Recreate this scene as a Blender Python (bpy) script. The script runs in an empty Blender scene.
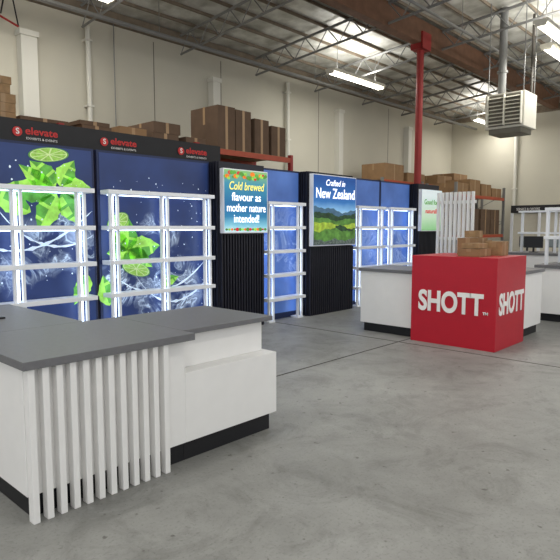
import bpy, math, random
from mathutils import Vector
random.seed(7)
sc=bpy.context.scene
COL=sc.collection
try:
    sc.view_settings.view_transform='Standard'
except Exception: pass

# ---------------- materials ----------------
def srgb(c):
    return tuple(((x/255)/12.92 if x/255<=.04045 else ((x/255+.055)/1.055)**2.4) for x in c)+(1,)
M={}
def mat(name,rgb,rough=.5,noise=.06,scale=8,metal=0,emit=0,bump=0,spec=.4):
    m=bpy.data.materials.new(name);m.use_nodes=True;nt=m.node_tree;b=nt.nodes['Principled BSDF']
    c=srgb(rgb)
    tc=nt.nodes.new('ShaderNodeTexCoord');n=nt.nodes.new('ShaderNodeTexNoise');n.inputs['Scale'].default_value=scale;n.inputs['Detail'].default_value=4
    nt.links.new(tc.outputs['Object'],n.inputs['Vector'])
    r=nt.nodes.new('ShaderNodeValToRGB');r.color_ramp.elements[0].position=.3;r.color_ramp.elements[1].position=.7
    r.color_ramp.elements[0].color=tuple(x*(1-noise) for x in c[:3])+(1,)
    r.color_ramp.elements[1].color=tuple(min(1,x*(1+noise)) for x in c[:3])+(1,)
    nt.links.new(n.outputs['Fac'],r.inputs[0]);nt.links.new(r.outputs[0],b.inputs['Base Color'])
    b.inputs['Roughness'].default_value=rough;b.inputs['Metallic'].default_value=metal
    b.inputs['Specular IOR Level'].default_value=spec
    if emit:
        nt.links.new(r.outputs[0],b.inputs['Emission Color']);b.inputs['Emission Strength'].default_value=emit
    if bump:
        bp=nt.nodes.new('ShaderNodeBump');bp.inputs['Strength'].default_value=bump;bp.inputs['Distance'].default_value=.01
        nt.links.new(n.outputs['Fac'],bp.inputs['Height']);nt.links.new(bp.outputs[0],b.inputs['Normal'])
    M[name]=m;return m
mat('white_laminate',(236,235,233),.4,.015)
mat('white_metal',(234,237,242),.35,.01)
mat('grey_top',(108,108,111),.45,.05,30)
mat('black_base',(22,22,26),.5,.1)
mat('black_slat',(26,27,38),.5,.12)
mat('red_laminate',(184,24,44),.4,.03)
mat('logo_red',(205,48,48),.5,.03)
mat('white_print',(245,243,240),.5,.01)
mat('cardboard',(142,112,80),.8,.1,5)
mat('cardboard_dark',(96,76,60),.8,.12,5)
mat('tape',(160,130,95),.4,.05)
mat('timber',(150,120,85),.7,.2,10)
mat('beam_wood',(112,80,60),.7,.18,6)
mat('purlin_wood',(120,108,92),.7,.18,6)
mat('red_steel',(150,44,42),.5,.06)
mat('orange_steel',(168,72,46),.5,.06)
mat('grey_steel',(128,128,126),.45,.06,metal=.2)
mat('dark_steel',(70,66,60),.5,.1)
mat('navy_panel',(30,42,78),.5,.05,3)
mat('heater_white',(214,210,196),.5,.03)
mat('heater_dark',(110,106,94),.5,.05)
mat('tube',(255,252,240),.5,0,emit=9)
mat('led',(210,228,255),.5,0,emit=4)
mat('leaf',(150,208,84),.5,.3,10,emit=.45)
mat('leaf_dark',(86,156,60),.5,.35,10,emit=.36)
mat('lime_rim',(90,150,60),.5,.1,emit=.3)
mat('lime_pulp',(140,185,80),.5,.25,30,emit=.35)
mat('lime_pith',(190,210,150),.5,.03,emit=.35)
mat('hill_green',(80,124,54),.6,.5,9,emit=.4)
mat('hill_dark',(40,68,44),.6,.5,14,emit=.3)
mat('field_yellow',(150,175,60),.6,.4,12,emit=.4)
mat('hill_far',(70,104,130),.6,.2,9,emit=.35)
mat('flowers',(84,96,92),.6,.7,40,emit=.35)
mat('cloud',(215,230,245),.6,.05,9,emit=.35)
mat('sign_text',(252,252,252),.5,0,emit=1.0)
mat('sign_yellow',(240,225,110),.5,0,emit=.8)
mat('fruit_orange',(235,120,30),.5,.2,20,emit=.4)
mat('fruit_red',(205,40,50),.5,.2,20,emit=.4)
mat('office_dark',(40,40,44),.6,.1)
mat('cream_trim',(200,195,180),.7,.03)
mat('glass_grey',(120,130,135),.2,.05)

def nodes(m): 
    m.use_nodes=True;return m.node_tree
def floor_mat():
    m=bpy.data.materials.new('concrete_floor');nt=nodes(m);b=nt.nodes['Principled BSDF'];L=nt.links.new
    tc=nt.nodes.new('ShaderNodeTexCoord')
    def noise(s,d=6,r=.6,dist=0):
        n=nt.nodes.new('ShaderNodeTexNoise');n.inputs['Scale'].default_value=s;n.inputs['Detail'].default_value=d;n.inputs['Roughness'].default_value=r;n.inputs['Distortion'].default_value=dist
        L(tc.outputs['Object'],n.inputs['Vector']);return n
    a=noise(.5);c=noise(3.2,8,.7,.6);s=noise(55,3);v=noise(1.6,9,.75,2.0);sp=noise(16,2,.5)
    def ramp(src,p0,c0,p1,c1):
        r=nt.nodes.new('ShaderNodeValToRGB');r.color_ramp.elements[0].position=p0;r.color_ramp.elements[1].position=p1
        r.color_ramp.elements[0].color=c0;r.color_ramp.elements[1].color=c1;L(src.outputs['Fac'],r.inputs[0]);return r.outputs[0]
    w=(1,1,1,1)
    def mul(x,y):
        k=nt.nodes.new('ShaderNodeMix');k.data_type='RGBA';k.blend_type='MULTIPLY';k.inputs[0].default_value=1
        L(x,k.inputs[6]);L(y,k.inputs[7]);return k.outputs[2]
    o=ramp(a,.3,srgb((134,134,131)),.72,srgb((162,162,159)))
    for q in (ramp(c,.3,(.8,.8,.79,1),.62,w),ramp(s,.3,(.76,.76,.75,1),.45,w),ramp(v,.38,(.8,.8,.79,1),.5,w),ramp(sp,.25,(.5,.49,.47,1),.32,w)): o=mul(o,q)
    L(o,b.inputs['Base Color']);b.inputs['Roughness'].default_value=.5;b.inputs['Specular IOR Level'].default_value=.4
    bp=nt.nodes.new('ShaderNodeBump');bp.inputs['Strength'].default_value=.15;bp.inputs['Distance'].default_value=.01
    L(c.outputs['Fac'],bp.inputs['Height']);L(bp.outputs[0],b.inputs['Normal'])
    return m
M['floor']=floor_mat()
mat('joint',(62,58,54),.9,.3,20)
mat('wall_cream',(196,192,177),.85,.05,.6,bump=.1)
mat('pilaster',(214,212,202),.8,.03,1)
def foil():
    m=bpy.data.materials.new('foil_insulation');nt=nodes(m);b=nt.nodes['Principled BSDF'];L=nt.links.new
    tc=nt.nodes.new('ShaderNodeTexCoord');n=nt.nodes.new('ShaderNodeTexNoise');n.inputs['Scale'].default_value=2.2;n.inputs['Detail'].default_value=6
    L(tc.outputs['Object'],n.inputs['Vector'])
    r=nt.nodes.new('ShaderNodeValToRGB');r.color_ramp.elements[0].position=.35;r.color_ramp.elements[1].position=.65
    r.color_ramp.elements[0].color=srgb((156,155,146));r.color_ramp.elements[1].color=srgb((213,213,206))
    L(n.outputs['Fac'],r.inputs[0]);L(r.outputs[0],b.inputs['Base Color'])
    b.inputs['Metallic'].default_value=.15;b.inputs['Roughness'].default_value=.45
    bp=nt.nodes.new('ShaderNodeBump');bp.inputs['Strength'].default_value=.6;bp.inputs['Distance'].default_value=.05
    L(n.outputs['Fac'],bp.inputs['Height']);L(bp.outputs[0],b.inputs['Normal']);return m
M['foil']=foil()
def splash(name,strength,centres,base=(14,26,58),hi=(38,62,118),em=.4):
    m=bpy.data.materials.new(name);nt=nodes(m);b=nt.nodes['Principled BSDF'];L=nt.links.new
    def math_(op,a,bb=None,c=None):
        n=nt.nodes.new('ShaderNodeMath');n.operation=op
        for i,v in enumerate((a,bb,c)):
            if v is None: continue
            if isinstance(v,(int,float)): n.inputs[i].default_value=v
            else: L(v,n.inputs[i])
        return n.outputs[0]
    tc=nt.nodes.new('ShaderNodeTexCoord')
    sp=nt.nodes.new('ShaderNodeSeparateXYZ');L(tc.outputs['Object'],sp.inputs[0])
    n=nt.nodes.new('ShaderNodeTexNoise');n.inputs['Scale'].default_value=2.4;n.inputs['Detail'].default_value=4;n.inputs['Roughness'].default_value=.55;n.inputs['Distortion'].default_value=1.2
    k=nt.nodes.new('ShaderNodeTexNoise');k.inputs['Scale'].default_value=1.6;k.inputs['Detail'].default_value=3
    L(tc.outputs['Object'],n.inputs['Vector']);L(tc.outputs['Object'],k.inputs['Vector'])
    r=nt.nodes.new('ShaderNodeValToRGB');e=r.color_ramp.elements
    e[0].position=.43;e[0].color=(0,0,0,1);e[1].position=.64;e[1].color=(0,0,0,1)
    x=e.new(.49);x.color=(.25,.25,.25,1);x=e.new(.515);x.color=(.95,.95,.95,1);x=e.new(.545);x.color=(.2,.2,.2,1);x=e.new(.585);x.color=(.5,.5,.5,1)
    L(n.outputs['Fac'],r.inputs[0])
    tot=None
    for cx,cz,R in centres:
        dx=math_('DIVIDE',math_('SUBTRACT',sp.outputs[0],cx),R);dz=math_('DIVIDE',math_('SUBTRACT',sp.outputs[2],cz),R*.7)
        d=math_('SQRT',math_('ADD',math_('MULTIPLY',dx,dx),math_('MULTIPLY',dz,dz)))
        d=math_('ADD',d,math_('MULTIPLY',math_('SUBTRACT',k.outputs['Fac'],.5),3.0))
        mp=nt.nodes.new('ShaderNodeMapRange');mp.inputs[1].default_value=1.1;mp.inputs[2].default_value=.5;L(d,mp.inputs[0])
        tot=mp.outputs[0] if tot is None else math_('MAXIMUM',tot,mp.outputs[0])
    fac=math_('MULTIPLY',math_('MULTIPLY',r.outputs[0],tot),strength)
    bg=nt.nodes.new('ShaderNodeMix');bg.data_type='RGBA';bg.inputs[6].default_value=srgb(base);bg.inputs[7].default_value=srgb(hi)
    L(k.outputs['Fac'],bg.inputs[0])
    mx=nt.nodes.new('ShaderNodeMix');mx.data_type='RGBA';L(fac,mx.inputs[0]);L(bg.outputs[2],mx.inputs[6]);mx.inputs[7].default_value=srgb((210,228,245))
    L(mx.outputs[2],b.inputs['Base Color']);L(mx.outputs[2],b.inputs['Emission Color']);b.inputs['Emission Strength'].default_value=em
    b.inputs['Roughness'].default_value=.45
    M[name]=m
splash('splash_a',.85,[(3.15,1.45,.5),(2.6,1.1,.4),(2.2,1.9,.25)])
splash('splash_b',.85,[(4.75,.75,.6),(3.9,.75,.35),(4.5,1.5,.3)])
splash('glow_blue',.25,[(6.9,1.2,.8),(9.3,1.2,.8),(10.5,1.2,.8)],(36,56,108),(84,122,192),.5)
def gradsign(name,stops,z0,z1,em=.4,ns=.04):
    m=bpy.data.materials.new(name);nt=nodes(m);b=nt.nodes['Principled BSDF'];L=nt.links.new
    tc=nt.nodes.new('ShaderNodeTexCoord');sp=nt.nodes.new('ShaderNodeSeparateXYZ');L(tc.outputs['Object'],sp.inputs[0])
    n=nt.nodes.new('ShaderNodeTexNoise');n.inputs['Scale'].default_value=5;n.inputs['Detail'].default_value=5;L(tc.outputs['Object'],n.inputs['Vector'])
    mp=nt.nodes.new('ShaderNodeMapRange');mp.inputs[1].default_value=z0;mp.inputs[2].default_value=z1;L(sp.outputs[2],mp.inputs[0])
    ma=nt.nodes.new('ShaderNodeMath');ma.operation='MULTIPLY_ADD';L(n.outputs['Fac'],ma.inputs[0]);ma.inputs[1].default_value=ns*2;L(mp.outputs[0],ma.inputs[2])
    r=nt.nodes.new('ShaderNodeValToRGB');e=r.color_ramp.elements
    e[0].position=stops[0][0];e[0].color=srgb(stops[0][1]);e[1].position=stops[-1][0];e[1].color=srgb(stops[-1][1])
    for p,c in stops[1:-1]:
        x=e.new(p);x.color=srgb(c)
    L(ma.outputs[0],r.inputs[0]);L(r.outputs[0],b.inputs['Base Color']);L(r.outputs[0],b.inputs['Emission Color']);b.inputs['Emission Strength'].default_value=em
    M[name]=m
gradsign('sign_teal',[(0,(215,232,235)),(.16,(120,185,205)),(.3,(36,116,160)),(.5,(22,96,144)),(.8,(50,130,160)),(1,(120,170,110))],1.46,2.4,.55)
gradsign('sign_sky',[(0,(60,70,110)),(.45,(190,215,235)),(.56,(120,170,210)),(.68,(40,104,170)),(1,(16,70,140))],1.22,2.43,.5)
gradsign('sign_pale',[(0,(120,190,120)),(.4,(190,220,190)),(1,(215,228,232))],1.46,2.3,.4)

# ---------------- mesh builder ----------------
class B:
    def __init__(s): s.v=[];s.f=[];s.mi=[];s.ms=[]
    def m(s,name):
        if name not in s.ms: s.ms.append(name)
        return s.ms.index(name)
    def box(s,x0,x1,y0,y1,z0,z1,mt):
        i=len(s.v);k=s.m(mt)
        s.v+=[(x0,y0,z0),(x1,y0,z0),(x1,y1,z0),(x0,y1,z0),(x0,y0,z1),(x1,y0,z1),(x1,y1,z1),(x0,y1,z1)]
        for q in [(0,3,2,1),(4,5,6,7),(0,1,5,4),(1,2,6,5),(2,3,7,6),(3,0,4,7)]:
            s.f.append(tuple(i+a for a in q));s.mi.append(k)
        return s
    def rod(s,p0,p1,r,mt,n=8,r2=None):
        p0=Vector(p0);p1=Vector(p1);d=(p1-p0).normalized()
        u=d.orthogonal().normalized();w=d.cross(u);i=len(s.v);k=s.m(mt);r2=r if r2 is None else r2
        for p,rr in((p0,r),(p1,r2)):
            for j in range(n):
                a=2*math.pi*(j+.5)/n;s.v.append(tuple(p+u*(rr*math.cos(a))+w*(rr*math.sin(a))))
        for j in range(n):
            s.f.append((i+j,i+(j+1)%n,i+n+(j+1)%n,i+n+j));s.mi.append(k)
        s.f.append(tuple(i+n-1-j for j in range(n)));s.mi.append(k)
        s.f.append(tuple(i+n+j for j in range(n)));s.mi.append(k)
        return s
    def poly(s,pts,mt):
        i=len(s.v);s.v+=[tuple(p) for p in pts];s.f.append(tuple(range(i,i+len(pts))));s.mi.append(s.m(mt));return s
    def done(s,name,parent=None,bevel=0,smooth=False):
        me=bpy.data.meshes.new(name);me.from_pydata(s.v,[],s.f)
        for a in s.ms: me.materials.append(M[a])
        for p,k in zip(me.polygons,s.mi): p.material_index=k;p.use_smooth=smooth
        me.update();o=bpy.data.objects.new(name,me);COL.objects.link(o)
        if parent: o.parent=parent
        if bevel:
            b=o.modifiers.new('bevel','BEVEL');b.width=bevel;b.segments=2;b.limit_method='ANGLE'
        return o
def empty(name):
    e=bpy.data.objects.new(name,None);COL.objects.link(e);e.empty_display_size=.1;return e
def text(name,body,loc,size,face,mt,parent,off=0,ext=.003,align='CENTER',width=None,shear=0):
    c=bpy.data.curves.new(name,'FONT');c.body=body;c.size=size;c.extrude=ext;c.offset=off;c.align_x=align;c.align_y='CENTER';c.shear=shear
    c.materials.append(M[mt]);o=bpy.data.objects.new(name,c);COL.objects.link(o)
    o.location=loc;o.rotation_euler={'S':(math.pi/2,0,0),'W':(math.pi/2,0,-math.pi/2)}[face]
    if parent:o.parent=parent
    if width:
        bpy.context.view_layer.update();w=o.dimensions.x
        if w>0:o.scale=(width/w,1,1)
    return o

# ---------------- shell ----------------
XW=22.3;YW=11.0
def roofz(y): return 6.05+.0875*(YW-y)
b=B();b.box(-5,XW+.3,-6,YW+.3,-.1,0,'floor');b.done('floor')
b=B()
b.box(-5,XW,3.92,3.94,.0,.0015,'joint');b.box(6.56,6.58,-6,YW,.0,.0015,'joint');b.box(15.5,15.515,-6,YW,.0,.0015,'joint');b.box(-5,XW,-1.2,-1.185,0,.0015,'joint')
b.done('floor_joints')
b=B();b.box(-5,XW+.3,YW,YW+.3,0,6.3,'wall_cream')
for x in [2.1,7.6,9.6,13.5,17.4]: b.box(x,x+.02,YW-.004,YW,0,5.7,'heater_dark')
b.done('wall_north')
b=B();b.box(XW,XW+.3,-6,YW,0,7.7,'wall_cream');b.done('wall_east')
for x,w in((4.72,.3),(9.3,.22),(14.4,.22),(18.6,.22)):
    B().box(x-w/2,x+w/2,YW-.2,YW,0,5.1,'pilaster').box(x-w/2-.03,x+w/2+.03,YW-.23,YW,5.1,5.2,'pilaster').done('wall_pilaster')
for x in (5.95,12.0):
    q=B().rod((x,YW-.12,0),(x,YW-.12,5.6),.05,'pilaster',12)
    for z in (1,2.5,4,5.3): q.box(x-.07,x+.07,YW-.18,YW,z,z+.04,'pilaster')
    q.done('wall_downpipe',smooth=False)
B().box(-5,XW,YW-.12,YW,5.8,6.04,'purlin_wood').done('trim_ledger_north')
B().box(XW-.12,XW,5,YW-.2,5.8,6.04,'purlin_wood').done('trim_ledger_east')
b=B();b.poly([(-5,-6,roofz(-6)),(-5,YW+.3,roofz(YW+.3)),(XW+.3,YW+.3,roofz(YW+.3)),(XW+.3,-6,roofz(-6))],'foil')
b.done('ceiling')
b=B();y=-5.5
while y<YW:
    z=roofz(y);b.box(-4,XW,y-.015,y+.015,z-.07,z-.005,'purlin_wood');y+=.61
b.done('ceiling_purlins')
b=B();x=-1.5
while x<XW:
    for ya,yb in ((-5,6.8),(7.1,10.85)):
        za,zb=roofz(ya)-.1,roofz(yb)-.1
        b.rod((x,ya,za),(x,yb,zb),.035,'grey_steel',4);b.rod((x,ya,za-.42),(x,yb,zb-.42),.03,'grey_steel',4)
        n=int((yb-ya)/.32);
        for i in range(n):
            y0=ya+(yb-ya)*i/n;y1=ya+(yb-ya)*(i+1)/n
            t0,t1=(0,-.42) if i%2==0 else(-.42,0)
            b.rod((x,y0,roofz(y0)-.1+t0),(x,y1,roofz(y1)-.1+t1),.013,'grey_steel',4)
    x+=2.44
b.done('ceiling_trusses')
B().box(-5,XW,6.83,7.07,5.85,6.37,'beam_wood').done('ceiling_glulam_beam',bevel=.01)
b=B().rod((12.35,6.95,0),(12.35,6.95,5.8),.085,'red_steel',12).box(12.15,12.55,6.8,7.1,5.72,5.86,'red_steel').box(12.15,12.55,6.78,6.825,5.72,6.1,'red_steel').box(12.2,12.5,6.8,7.1,0,.02,'red_steel')
b.done('support_column')
b=B()
for yy,rr in((9.9,.045),(5.75,.03),(3.0,.045)):
    b.rod((-4,yy,roofz(yy)-.68),(XW-.1,yy,roofz(yy)-.68),rr,'grey_steel',8)
    for xx in range(-3,22,5): b.rod((xx,yy,roofz(yy)-.68),(xx,yy,roofz(yy)-.03),.008,'grey_steel',4)
b.done('ceiling_sprinkler_pipes')
B().rod((4.3,YW-.4,6.0),(4.45,YW-.4,5.15),.014,'black_base',5).rod((4.3,YW-.4,6.0),(4.15,YW-.4,5.3),.014,'black_base',5).rod((4.45,YW-.4,5.15),(4.0,YW-.4,5.3),.02,'red_steel',5).done('hanging_cable')
B().rod((6.55,YW-.1,5.9),(6.55,YW-.1,3.2),.012,'grey_steel',5).box(6.5,6.6,YW-.14,YW,3.1,3.25,'grey_steel').done('wall_conduit')
for y in (8.3,6.2): B().rod((XW-.12,y,0),(XW-.12,y,5.8),.06,'pilaster',12).box(XW-.2,XW,y-.08,y+.08,3,3.05,'pilaster').done('wall_downpipe')

def fixture(x0,x1,y,z):
    b=B();b.box(x0,x1,y-.14,y+.14,z,z+.07,'heater_white')
    for dy in(-.07,.07): b.rod((x0+.03,y+dy,z-.025),(x1-.03,y+dy,z-.025),.024,'tube',8)
    for xx in(x0,x1-.03): b.box(xx,xx+.03,y-.11,y+.11,z-.06,z,'heater_white')
    for xx in(x0+.3,x1-.3): b.rod((xx,y,z+.07),(xx,y,roofz(y)-.02),.008,'grey_steel',4)
    o=b.done('fluorescent_light')
    for nm,zz,e,ry in(('lamp',z-.08,60,0),('added_uplight_fill',z+.1,48,math.pi)):  # second, up-facing light is an added fill to brighten the ceiling, not a tube
        l=bpy.data.lights.new(nm,'AREA');l.shape='RECTANGLE';l.size=x1-x0;l.size_y=.25;l.energy=e;l.color=(1,.98,.93)
        lo=bpy.data.objects.new(nm,l);COL.objects.link(lo);lo.location=((x0+x1)/2,y,zz);lo.rotation_euler=(ry,0,0);lo.parent=o
for x0 in (11.3,19.6,3.0): fixture(x0,x0+2.3,8.85,5.4)
for x0 in (11.7,18.5,4.5,-2): fixture(x0,x0+2.4,4.0,5.5)
fixture(13.3,15.7,4.4,5.5)
for x0 in (-2,4.5,11.5): fixture(x0,x0+2.4,-1,5.8)

# heater
e=empty('unit_heater')
b=B();b.box(12.75,13.5,4.62,5.5,3.76,4.52,'heater_white')
b.box(12.7,12.75,4.66,5.4,3.8,4.48,'heater_dark')
for i in range(8):
    z=3.83+i*.082;b.poly([(12.62,4.66,z-.02),(12.62,5.4,z-.02),(12.72,5.4,z+.035),(12.72,4.66,z+.035)],'heater_white')
for yy in(4.66,5.03,5.4): b.box(12.61,12.72,yy-.012,yy+.012,3.8,4.48,'heater_white')
b.box(12.8,13.45,4.7,5.42,3.64,3.76,'heater_dark')
b.done('housing',e,.015)
b=B().rod((13.3,5.35,4.52),(13.3,5.35,roofz(5.35)),.09,'grey_steel',14).rod((13.3,5.35,5.1),(13.3,5.35,5.15),.12,'grey_steel',14)
for xx in(12.8,13.45):
    for yy in(4.67,5.45): b.rod((xx,yy,4.5),(xx,yy,roofz(yy)),.012,'grey_steel',5)
b.rod((13.5,5.0,4.3),(14.2,5.0,4.3),.03,'dark_steel').rod((14.2,5.0,4.3),(14.2,5.0,roofz(5.)),.03,'dark_steel')
b.done('flue_and_hangers',e)

# ---------------- left L counter ----------------
e=empty('reception_counter')
b=B()
b.box(1.19,2.2,2.93,3.75,0,.13,'black_base');b.box(1.19,1.93,3.7,5.05,0,.13,'black_base')
b.box(1.16,2.2,2.9,3.75,.13,.825,'white_laminate');b.box(1.16,1.95,3.75,5.08,.13,.825,'white_laminate')
b.box(2.2,3.02,2.93,3.68,0,.13,'black_base')
b.box(2.2,3.07,2.9,3.72,.13,.6,'white_laminate')
b.box(2.2,3.03,3.02,3.72,.6,.835,'white_laminate')
b.done('body',e,.004)
b=B()
z0,z1=.827,.872
b.box(1.135,2.225,2.82,3.77,z0,z1,'grey_top');b.box(1.135,1.96,3.772,5.1,z0,z1,'grey_top');b.box(2.227,3.08,2.95,3.77,z0+.01,z1,'grey_top')
b.done('worktop',e,.003)
b=B()
for i in range(12):
    x=1.165+i*.0755;b.box(x,x+.036,2.842,2.898,.0,.826,'white_laminate')
b.done('slats',e,.003)
B().box(1.45,1.62,4.3,4.45,.8725,.885,'black_base').box(1.46,1.61,4.31,4.44,.885,.89,'glass_grey').done('tablet_computer',bevel=.004)

# ---------------- display wall ----------------
def shelf(name,x0,x1,zs,ups):
    e=empty(name);b=B()
    for z in zs: b.box(x0,x1,6.2,6.4,z-.026,z+.026,'white_metal')
    for x in ups:
        for dx in(-.048,.048): b.box(x+dx-.016,x+dx+.016,6.24,6.28,0,zs[0]+.03,'white_metal')
        b.box(x-.07,x+.07,6.23,6.4,0,.03,'white_metal')
        b.box(x-.06,x+.06,6.36,6.4,zs[0]-.03,zs[0]+.03,'white_metal')
    b.done('frame',e,.003)
    b=B()
    for x in ups: b.box(x-.022,x+.022,6.3,6.315,.1,zs[0]-.05,'led')
    for z in zs[:-1]: b.box(x0+.08,x1-.08,6.37,6.385,z-.037,z-.028,'led')
    b.done('led_strips',e)
ZS=[1.98,1.54,1.11,.7,.29]
def panel(name,x0,x1,mt,top=2.5):
    b=B();b.box(x0,x1,6.43,6.5,0,top,'navy_panel');b.box(x0+.03,x1-.03,6.425,6.43,.1,top-.03,mt)
    b.box(x0,x0+.04,6.5,7.0,0,.05,'dark_steel').box(x1-.04,x1,6.5,7.0,0,.05,'dark_steel')
    return b.done(name,None)
def leaf(b,cx,cz,L,W,ang,mt,y=6.421):
    n=12;cs,sn=math.cos(ang),math.sin(ang);bend=random.uniform(-.25,.25)*L
    def P(p,q,yy): 
        q=q+bend*(p/L)**2
        return (cx+p*cs-q*sn,yy,cz+p*sn+q*cs)
    up=[];lo=[];mid=[]
    for i in range(n+1):
        t=i/n;w=W*math.sin(math.pi*t**.8)*(1+.08*math.sin(i*2.3))
        up.append(P(t*L,w,y));lo.append(P(t*L,-w,y));mid.append(P(t*L,0,y))
    m2={'leaf':'leaf_dark','leaf_dark':'leaf'}[mt]
    for i in range(n):
        b.poly([mid[i],mid[i+1],up[i+1],up[i]],mt);b.poly([lo[i],lo[i+1],mid[i+1],mid[i]],m2 if i%4 else mt)
def lime(b,cx,cz,r,ry,y=6.419,rot=0):
    def disc(rr,yy,mt,a0=0,a1=2*math.pi,n=28):
        pts=[]
        for i in range(n):
            a=a0+(a1-a0)*i/n;p,q=rr*math.cos(a),rr*ry*math.sin(a)
            pts.append((cx+p*math.cos(rot)-q*math.sin(rot),yy,cz+p*math.sin(rot)+q*math.cos(rot)))
        b.poly(pts,mt)
    disc(r,y,'lime_rim');disc(r*.92,y-.001,'lime_pith')
    for k in range(9):
        a0=2*math.pi*k/9+.05;a1=2*math.pi*(k+1)/9-.05;am=(a0+a1)/2
        pp=[(.1*math.cos(am),.1*math.sin(am))]+[(.86*math.cos(a0+(a1-a0)*t/4),.86*math.sin(a0+(a1-a0)*t/4)) for t in range(5)]
        out=[]
        for p,q in pp:
            p*=r;q*=r*ry;out.append((cx+p*math.cos(rot)-q*math.sin(rot),y-.002,cz+p*math.sin(rot)+q*math.cos(rot)))
        b.poly(out,'lime_pulp')
def drops(b,n,x0,x1,z0,z1):
    for _ in range(n):
        cx,cz=random.uniform(x0,x1),random.uniform(z0,z1);r=random.uniform(.003,.011);k=random.uniform(.6,1.6)
        b.poly([(cx+r*math.cos(a*math.pi/4),6.4205,cz+k*r*math.sin(a*math.pi/4)) for a in range(8)],'cloud')
def swoosh(b,pts,w0,w1,mt='cloud',y=6.4215):
    n=28;prev=None
    for i in range(n+1):
        t=i/n;s=1-t
        x=s**3*pts[0][0]+3*s*s*t*pts[1][0]+3*s*t*t*pts[2][0]+t**3*pts[3][0]
        z=s**3*pts[0][1]+3*s*s*t*pts[1][1]+3*s*t*t*pts[2][1]+t**3*pts[3][1]
        w=(w0+(w1-w0)*t)*(1+.5*math.sin(i*1.9)+.3*math.sin(i*4.1))*math.sin(math.pi*min(1,max(0.02,t)))**.5
        cur=((x,y,z+w/2),(x,y,z-w/2))
        if prev: b.poly([prev[1],cur[1],cur[0],prev[0]],mt)
        prev=cur
pa=panel('lightbox_mural',1.7,3.54,'splash_a')
b=B()
swoosh(b,[(2.0,1.5),(2.5,1.1),(3.0,1.3),(3.5,1.75)],.02,.04);swoosh(b,[(2.3,1.9),(2.6,1.3),(3.1,1.2),(3.5,1.45)],.02,.03)
lime(b,2.98,2.38,.24,.34,rot=.1)
for a,l,w,mt in((.2,.36,.13,'leaf'),(1.2,.36,.12,'leaf'),(2.3,.4,.13,'leaf'),(3.3,.58,.13,'leaf_dark'),(4.2,.5,.14,'leaf'),(5.3,.4,.13,'leaf_dark'),(2.8,.46,.1,'leaf')): leaf(b,3.08+.05*math.cos(a),1.98+.05*math.sin(a),l,w,a,mt)
leaf(b,2.75,1.72,.5,.12,2.7,'leaf');leaf(b,3.4,.98,.4,.11,4.5,'leaf')
drops(b,90,1.8,3.45,.9,2.3);b.done('print_artwork',pa)
pb=panel('lightbox_mural',3.58,5.37,'splash_b')
b=B()
swoosh(b,[(3.7,1.0),(4.2,.5),(4.8,.6),(5.3,1.1)],.02,.04);swoosh(b,[(4.1,.9),(4.5,.3),(5.0,.5),(5.3,.8)],.02,.04)
for a,l,w,mt in((.2,.5,.15,'leaf'),(1.4,.42,.13,'leaf'),(2.4,.32,.11,'leaf_dark'),(5.0,.36,.13,'leaf'),(3.4,.3,.1,'leaf'),(5.8,.44,.12,'leaf_dark')): leaf(b,3.98,1.25,l,w,a,mt)
lime(b,3.85,1.62,.17,.6,rot=.5);lime(b,4.1,1.0,.22,.42,rot=-.3)
leaf(b,4.5,.75,.3,.08,.6,'leaf_dark');leaf(b,3.7,.55,.4,.11,1.9,'leaf')
drops(b,100,3.7,5.3,.4,2.2);b.done('print_artwork',pb)
panel('backlit_panel',6.36,7.38,'glow_blue');panel('backlit_panel',8.74,9.9,'glow_blue');panel('backlit_panel',9.92,11.1,'glow_blue')
shelf('display_shelf',1.7,3.42,ZS,[1.78,2.52,3.26])
shelf('display_shelf',3.6,5.28,ZS,[3.7,4.45,5.18])
ZT=[1.93,1.54,1.15,.76,.37]
shelf('display_shelf',6.4,7.3,ZT,[6.5,7.2])
shelf('display_shelf',8.85,9.8,ZT,[8.95,9.7])
shelf('display_shelf',9.98,11.0,ZT,[10.08,10.9])

def tower(name,x0,x1,mt,sz0,sz1,top=2.5):
    e=empty(name);b=B();b.box(x0,x1,6.25,6.6,0,top,'black_slat')
    x=x0+.015
    while x<x1-.02:
        b.box(x,x+.028,6.215,6.25,0,sz0-.02,'black_slat');x+=.056
    yy=6.27
    while yy<6.58:
        b.box(x0-.025,x0,yy,yy+.028,0,top,'black_slat');yy+=.056
    b.done('slatted_body',e)
    b=B();b.box(x0+.02,x1,6.17,6.25,sz0,sz1,'white_metal');b.box(x0+.035,x1-.015,6.166,6.17,sz0+.015,sz1-.015,mt);b.done('lightbox',e)
    return e
e=tower('lightbox_sign_tower',5.4,6.33,'sign_teal',1.46,2.4)
cx=5.87
b=B()
for i in range(30):
    r=random.uniform(.025,.05);t=i/29;dx=-.41+.82*t;mt=['leaf_dark','fruit_orange','leaf','fruit_red','leaf_dark','lime_rim'][i%6];dz=random.uniform(2.26,2.35)
    b.poly([(cx+dx+r*math.cos(a*math.pi/7),6.164-.0001*i,dz+.7*r*math.sin(a*math.pi/7)) for a in range(14)],mt)
for i in range(16):
    r=random.uniform(.02,.04);dx=-.4+.8*i/15;mt=['leaf_dark','leaf','fruit_orange','lime_rim','fruit_red'][i%5]
    b.poly([(cx+dx+r*math.cos(a*math.pi/7),6.164-.0001*i,1.515+.7*r*math.sin(a*math.pi/7)) for a in range(14)],mt)
b.done('print_artwork',e)
text('headline','Cold brewed',(cx,6.155,2.15),.17,'S','sign_yellow',e,.001,.001,width=.72,shear=.2)
text('line_1','flavour as',(cx,6.155,1.99),.17,'S','sign_text',e,.001,.001,width=.6)
text('line_2','mother nature',(cx,6.155,1.83),.17,'S','sign_text',e,.001,.001,width=.8)
text('line_3','intended!',(cx,6.155,1.67),.17,'S','sign_text',e,.001,.001,width=.52)
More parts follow.
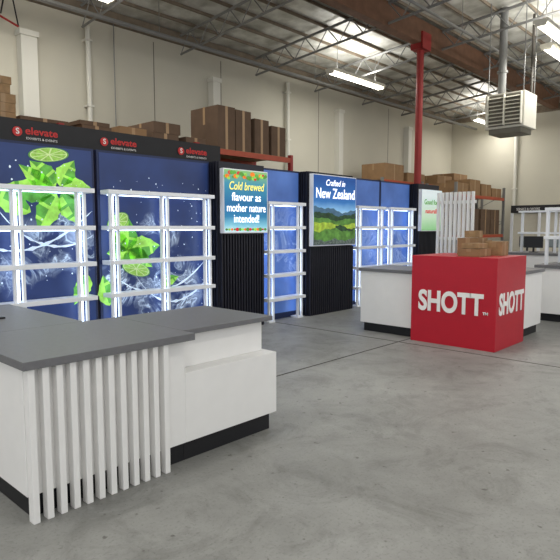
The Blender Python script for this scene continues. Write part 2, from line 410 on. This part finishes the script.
e=tower('lightbox_sign_tower',7.42,8.7,'sign_sky',1.22,2.46)
X0,X1=7.46,8.68
def ridge(b,zb,amp,base,mt,y,ph,fr,xa=0,xb=1):
    n=24;top=[]
    for i in range(n+1):
        t=xa+(xb-xa)*i/n
        top.append((X0+(X1-X0)*t,y,zb+amp*math.sin(ph+fr*t)+amp*.5*math.sin(ph*2+fr*2.7*t)+amp*.25*math.sin(fr*9*t)))
    for i in range(n):
        b.poly([(top[i][0],y,min(base,top[i][2]-.002)),(top[i+1][0],y,min(base,top[i+1][2]-.002)),top[i+1],top[i]],mt)
b=B();ridge(b,1.86,.04,1.5,'hill_far',6.165,1,5);ridge(b,1.78,.03,1.3,'hill_dark',6.164,.3,7);ridge(b,1.7,.03,1.3,'hill_green',6.1637,2,5);ridge(b,1.62,.03,1.3,'field_yellow',6.163,2,4);ridge(b,1.55,.03,1.3,'hill_dark',6.1625,5,6,.5,1);ridge(b,1.5,.03,1.24,'hill_green',6.162,4,9);ridge(b,1.32,.02,1.24,'flowers',6.161,1,14,.0,1)
b.done('print_artwork',e)
text('headline','Crafted in',(8.05,6.155,2.32),.15,'S','sign_text',e,.001,.001,width=.55,shear=.3)
text('title','New Zealand',(8.07,6.155,2.13),.25,'S','sign_text',e,.002,.001,width=1.12)
e=tower('lightbox_sign_tower',11.15,12.1,'sign_pale',1.46,2.38)
text('headline','Good food',(11.63,6.16,2.1),.16,'S','leaf_dark',e,.002,.001,width=.7)
text('line_1','naturally',(11.63,6.16,1.9),.14,'S','fruit_red',e,.002,.001,width=.6)

# ---------------- red island ----------------
e=empty('branded_counter')
B().box(6.8,7.77,2.71,3.88,0,1.17,'red_laminate').done('red_block',e,.004)
text('logo_west','SHOTT',(6.795,3.32,.56),.37,'W','white_print',e,.013,.003,width=.9)
text('logo_south','SHOTT',(7.29,2.705,.57),.37,'S','white_print',e,.013,.003,width=.82)
text('trademark','TM',(6.795,2.84,.47),.05,'W','white_print',e,.001,.003)
b=B();b.box(6.99,7.6,3.892,4.78,0,.13,'black_base').box(6.95,7.65,3.892,4.82,.13,.9,'white_laminate')
b.box(7.772,8.6,2.82,3.4,0,.13,'black_base').box(7.772,8.65,2.78,3.45,.13,.9,'white_laminate')
b.done('side_cabinets',e,.004)
b=B();b.box(6.92,7.75,3.892,4.85,.9,.945,'grey_top').box(7.772,8.68,2.75,3.5,.9,.945,'grey_top');b.done('worktops',e,.003)

def carton(x0,x1,y0,y1,z0,z1,mt='cardboard',b=None):
    own=b is None
    if own:b=B()
    b.box(x0,x1,y0,y1,z0,z1-.006,mt)
    ym=(y0+y1)/2
    b.box(x0,x1,y0,ym-.004,z1-.006,z1,mt).box(x0,x1,ym+.004,y1,z1-.006,z1,mt)
    b.box(x0-.002,x1+.002,ym-.03,ym+.03,z1,z1+.002,'tape');b.box(x0-.002,x0,ym-.03,ym+.03,z1-.12*(z1-z0)/.3,z1,'tape')
    b.box((x0+x1)/2-.03,(x0+x1)/2+.03,y0-.002,y0,z0,z1,'tape')
    if own:return b.done('cardboard_box')
carton(6.95,7.3,3.0,3.3,1.172,1.27);carton(6.97,7.25,3.03,3.26,1.276,1.34,'timber');carton(7.35,7.65,3.2,3.5,1.172,1.4);carton(7.4,7.62,2.9,3.12,1.172,1.36,'timber');carton(7.42,7.58,3.24,3.43,1.406,1.5,'timber')
e=empty('slat_screen_counter')
B().box(10.3,10.9,4.5,5.45,0,.13,'black_base').box(10.25,10.95,4.4,5.5,.13,.95,'white_laminate').box(10.2,11.0,4.35,5.55,.95,1.0,'grey_top').done('cabinet',e,.004)
b=B()
for i in range(9): 
    y=4.58+i*.088;b.box(10.25,10.31,y,y+.048,1.0,2.22,'white_laminate')
b.box(10.31,10.34,4.56,5.34,1.3,1.36,'white_laminate').box(10.31,10.34,4.56,5.34,2.0,2.06,'white_laminate')
b.done('slats',e,.003)
carton(10.45,10.85,4.45,4.8,1.002,1.3);carton(10.45,10.8,4.85,5.2,1.002,1.2)

# right booth counter with frame
e=empty('demo_counter')
b=B().box(9.75,10.6,1.6,3.15,0,.13,'black_base').box(9.7,10.65,1.6,3.2,.13,.88,'white_laminate').box(9.66,10.7,1.55,3.24,.88,.93,'grey_top');b.done('cabinet',e,.004)
b=B()
for yy in(3.08,2.55,1.7):
    for xx in(9.8,10.5): b.box(xx,xx+.05,yy,yy+.05,.93,1.85,'white_metal')
for z in(1.35,1.82): b.box(9.78,10.57,1.68,3.15,z,z+.05,'white_metal')
b.done('overhead_frame',e,.003)
e=empty('demo_counter')
b=B().box(12.55,13.4,3.1,4.7,0,.13,'black_base').box(12.5,13.45,3.05,4.75,.13,.95,'white_laminate').box(12.46,13.5,3.0,4.8,.95,1.0,'grey_top');b.done('cabinet',e,.004)
b=B()
for yy in(3.15,3.9,4.6): b.box(12.9,12.95,yy,yy+.05,1.0,1.9,'white_metal')
for z in(1.4,1.87): b.box(12.8,13.1,3.12,4.68,z,z+.04,'white_metal')
b.done('overhead_frame',e,.003)
B().box(12.7,12.72,4.1,4.5,1.1,1.35,'office_dark').box(12.68,12.8,4.22,4.38,1.001,1.015,'office_dark').box(12.72,12.735,4.28,4.32,1.01,1.2,'office_dark').done('computer_monitor')

# ---------------- pallet rack behind ----------------
def rack(name,x0,x1,y0,y1,levels,top,bay=2.7,beam='orange_steel',post='grey_steel'):
    b=B();n=max(1,round((x1-x0)/bay))
    for i in range(n+1):
        x=x0+(x1-x0)*i/n
        for y in(y0,y1): b.box(x-.04,x+.04,y-.04,y+.04,0,top,post);b.box(x-.08,x+.08,y-.08,y+.08,0,.01,post)
        z=.2;k=0
        while z+.5<top:
            b.rod((x,y0 if k%2 else y1,z),(x,y1 if k%2 else y0,z+.5),.012,post,5);z+=.5;k+=1
    for z in levels:
        for y in(y0,y1): b.box(x0,x1,y-.035,y+.035,z-.11,z-.01,beam)
        b.box(x0+.05,x1-.05,y0,y1,z-.01,z,'timber')
    return b.done(name)
rack('pallet_rack',1.4,8.9,8.0,9.1,[1.5,3.0],3.05,post='red_steel')
e=empty('hanging_banner')
B().box(1.5,6.9,7.93,7.955,2.64,3.02,'black_base').done('cloth',e)
for x in(3.55,4.85,6.3):
    b=B();b.rod((x-.3,7.928,2.85),(x-.3,7.915,2.85),.065,'logo_red',18);b.done('logo_disc',e)
    text('logo_mark','S',(x-.3,7.91,2.85),.11,'S','white_print',e,.002,.001)
    text('banner_text','elevate',(x+.04,7.925,2.87),.14,'S','logo_red',e,.003,.001,width=.46)
    text('banner_small','EXHIBITS & EVENTS',(x+.04,7.925,2.77),.045,'S','white_print',e,0,.001,width=.44)
def stack(x,w,y0,d,z,layers,mt):
    b=B();zz=z+.002
    for h in layers:
        j=random.uniform(-.04,.04);carton(x+j,x+w+j,y0,y0+d,zz,zz+h,mt,b);zz+=h+.004
    b.done('cardboard_box')
carton(6.95,7.38,8.05,8.85,3.002,3.8,'cardboard_dark');carton(7.4,7.8,8.05,8.85,3.002,3.78,'cardboard_dark')
carton(7.9,8.3,8.05,8.85,3.002,3.68,'cardboard_dark');carton(8.38,8.8,8.05,8.85,3.002,3.6,'cardboard_dark')
stack(2.95,.34,8.1,.8,3.0,[.12,.12,.12,.12,.1],'timber');stack(3.4,.7,8.1,.8,3.0,[.05,.05],'cardboard_dark');stack(4.25,.5,8.1,.8,3.0,[.1,.06],'cardboard_dark')
stack(4.9,.5,8.1,.8,3.0,[.16],'cardboard');stack(5.55,.55,8.1,.8,3.0,[.14,.18],'cardboard_dark')
stack(6.25,.45,8.1,.8,3.0,[.14],'cardboard_dark')
stack(2.2,.6,8.1,.8,3.0,[.5,.3],'timber')
for x in(1.6,2.6,3.6,4.7,5.7,6.95,7.9): stack(x,.78,8.15,.85,1.5,[.6,.65] ,'cardboard')

rack('pallet_rack',14.6,21.8,9.4,10.4,[1.6,3.0],3.05)
for x in(14.8,16.0,17.2,18.6,19.8): stack(x,.95,9.45,.85,1.6,[.55,.5],'cardboard');
for x,h in((14.8,.5),(16.2,.3),(18.2,.35),(19.4,.5)): stack(x,1.1,9.45,.85,3.0,[h],'cardboard')
rack('pallet_rack',16.6,20.4,8.0,9.0,[1.3,2.6],2.95)
for x,h in((16.8,.35),(17.7,.5),(18.6,.4),(19.45,.3)): stack(x,.8,8.05,.85,2.6,[h],'cardboard')
for x in(16.8,17.7,18.6,19.45): stack(x,.75,8.05,.85,1.3,[.5,.35],'cardboard_dark')

b=B();b.box(20.6,20.7,4.4,7.8,2.05,2.32,'office_dark').box(20.7,20.8,4.4,7.8,0,2.32,'cream_trim')
for y in(4.4,5.6,6.8,7.75): b.box(20.56,20.64,y-.04,y+.04,0,2.05,'white_metal')
b.done('office_partition')
for y in(7.2,6.1,5.0): text('signage_text','SERVICE & ORDERS',(20.595,y,2.18),.13,'W','white_print',None,0,.002,width=.8)
b=B().box(18.2,18.9,5.2,6.9,.72,.76,'white_laminate')
for x in(18.25,18.8):
    for y in(5.25,6.8): b.box(x,x+.05,y,y+.05,0,.72,'dark_steel')
b.done('work_table')
for y in(5.4,6.2):
    B().box(18.5,18.53,y,y+.5,.92,1.25,'office_dark').box(18.495,18.5,y+.02,y+.48,.94,1.23,'glass_grey').box(18.5,18.53,y+.22,y+.28,.77,.92,'office_dark').box(18.42,18.62,y+.12,y+.38,.761,.775,'office_dark').done('computer_monitor')
carton(16,16.6,4.9,5.5,0,.6);carton(14.5,15.3,4.9,5.6,0,.7,'cardboard_dark')

# ---------------- world & camera ----------------
w=bpy.data.worlds.new('world');sc.world=w;w.use_nodes=True
bg=w.node_tree.nodes['Background'];bg.inputs[0].default_value=(.98,.99,1,1);bg.inputs[1].default_value=1.05
cam=bpy.data.cameras.new('camera');cam.lens=36;cam.sensor_width=36;cam.clip_end=200
co=bpy.data.objects.new('camera',cam);COL.objects.link(co);co.location=(0,0,1.55)
p=math.radians(5.4);th=math.radians(43)
d=Vector((math.cos(p)*math.cos(th),math.cos(p)*math.sin(th),-math.sin(p)))
co.rotation_euler=d.to_track_quat('-Z','Y').to_euler();sc.camera=co
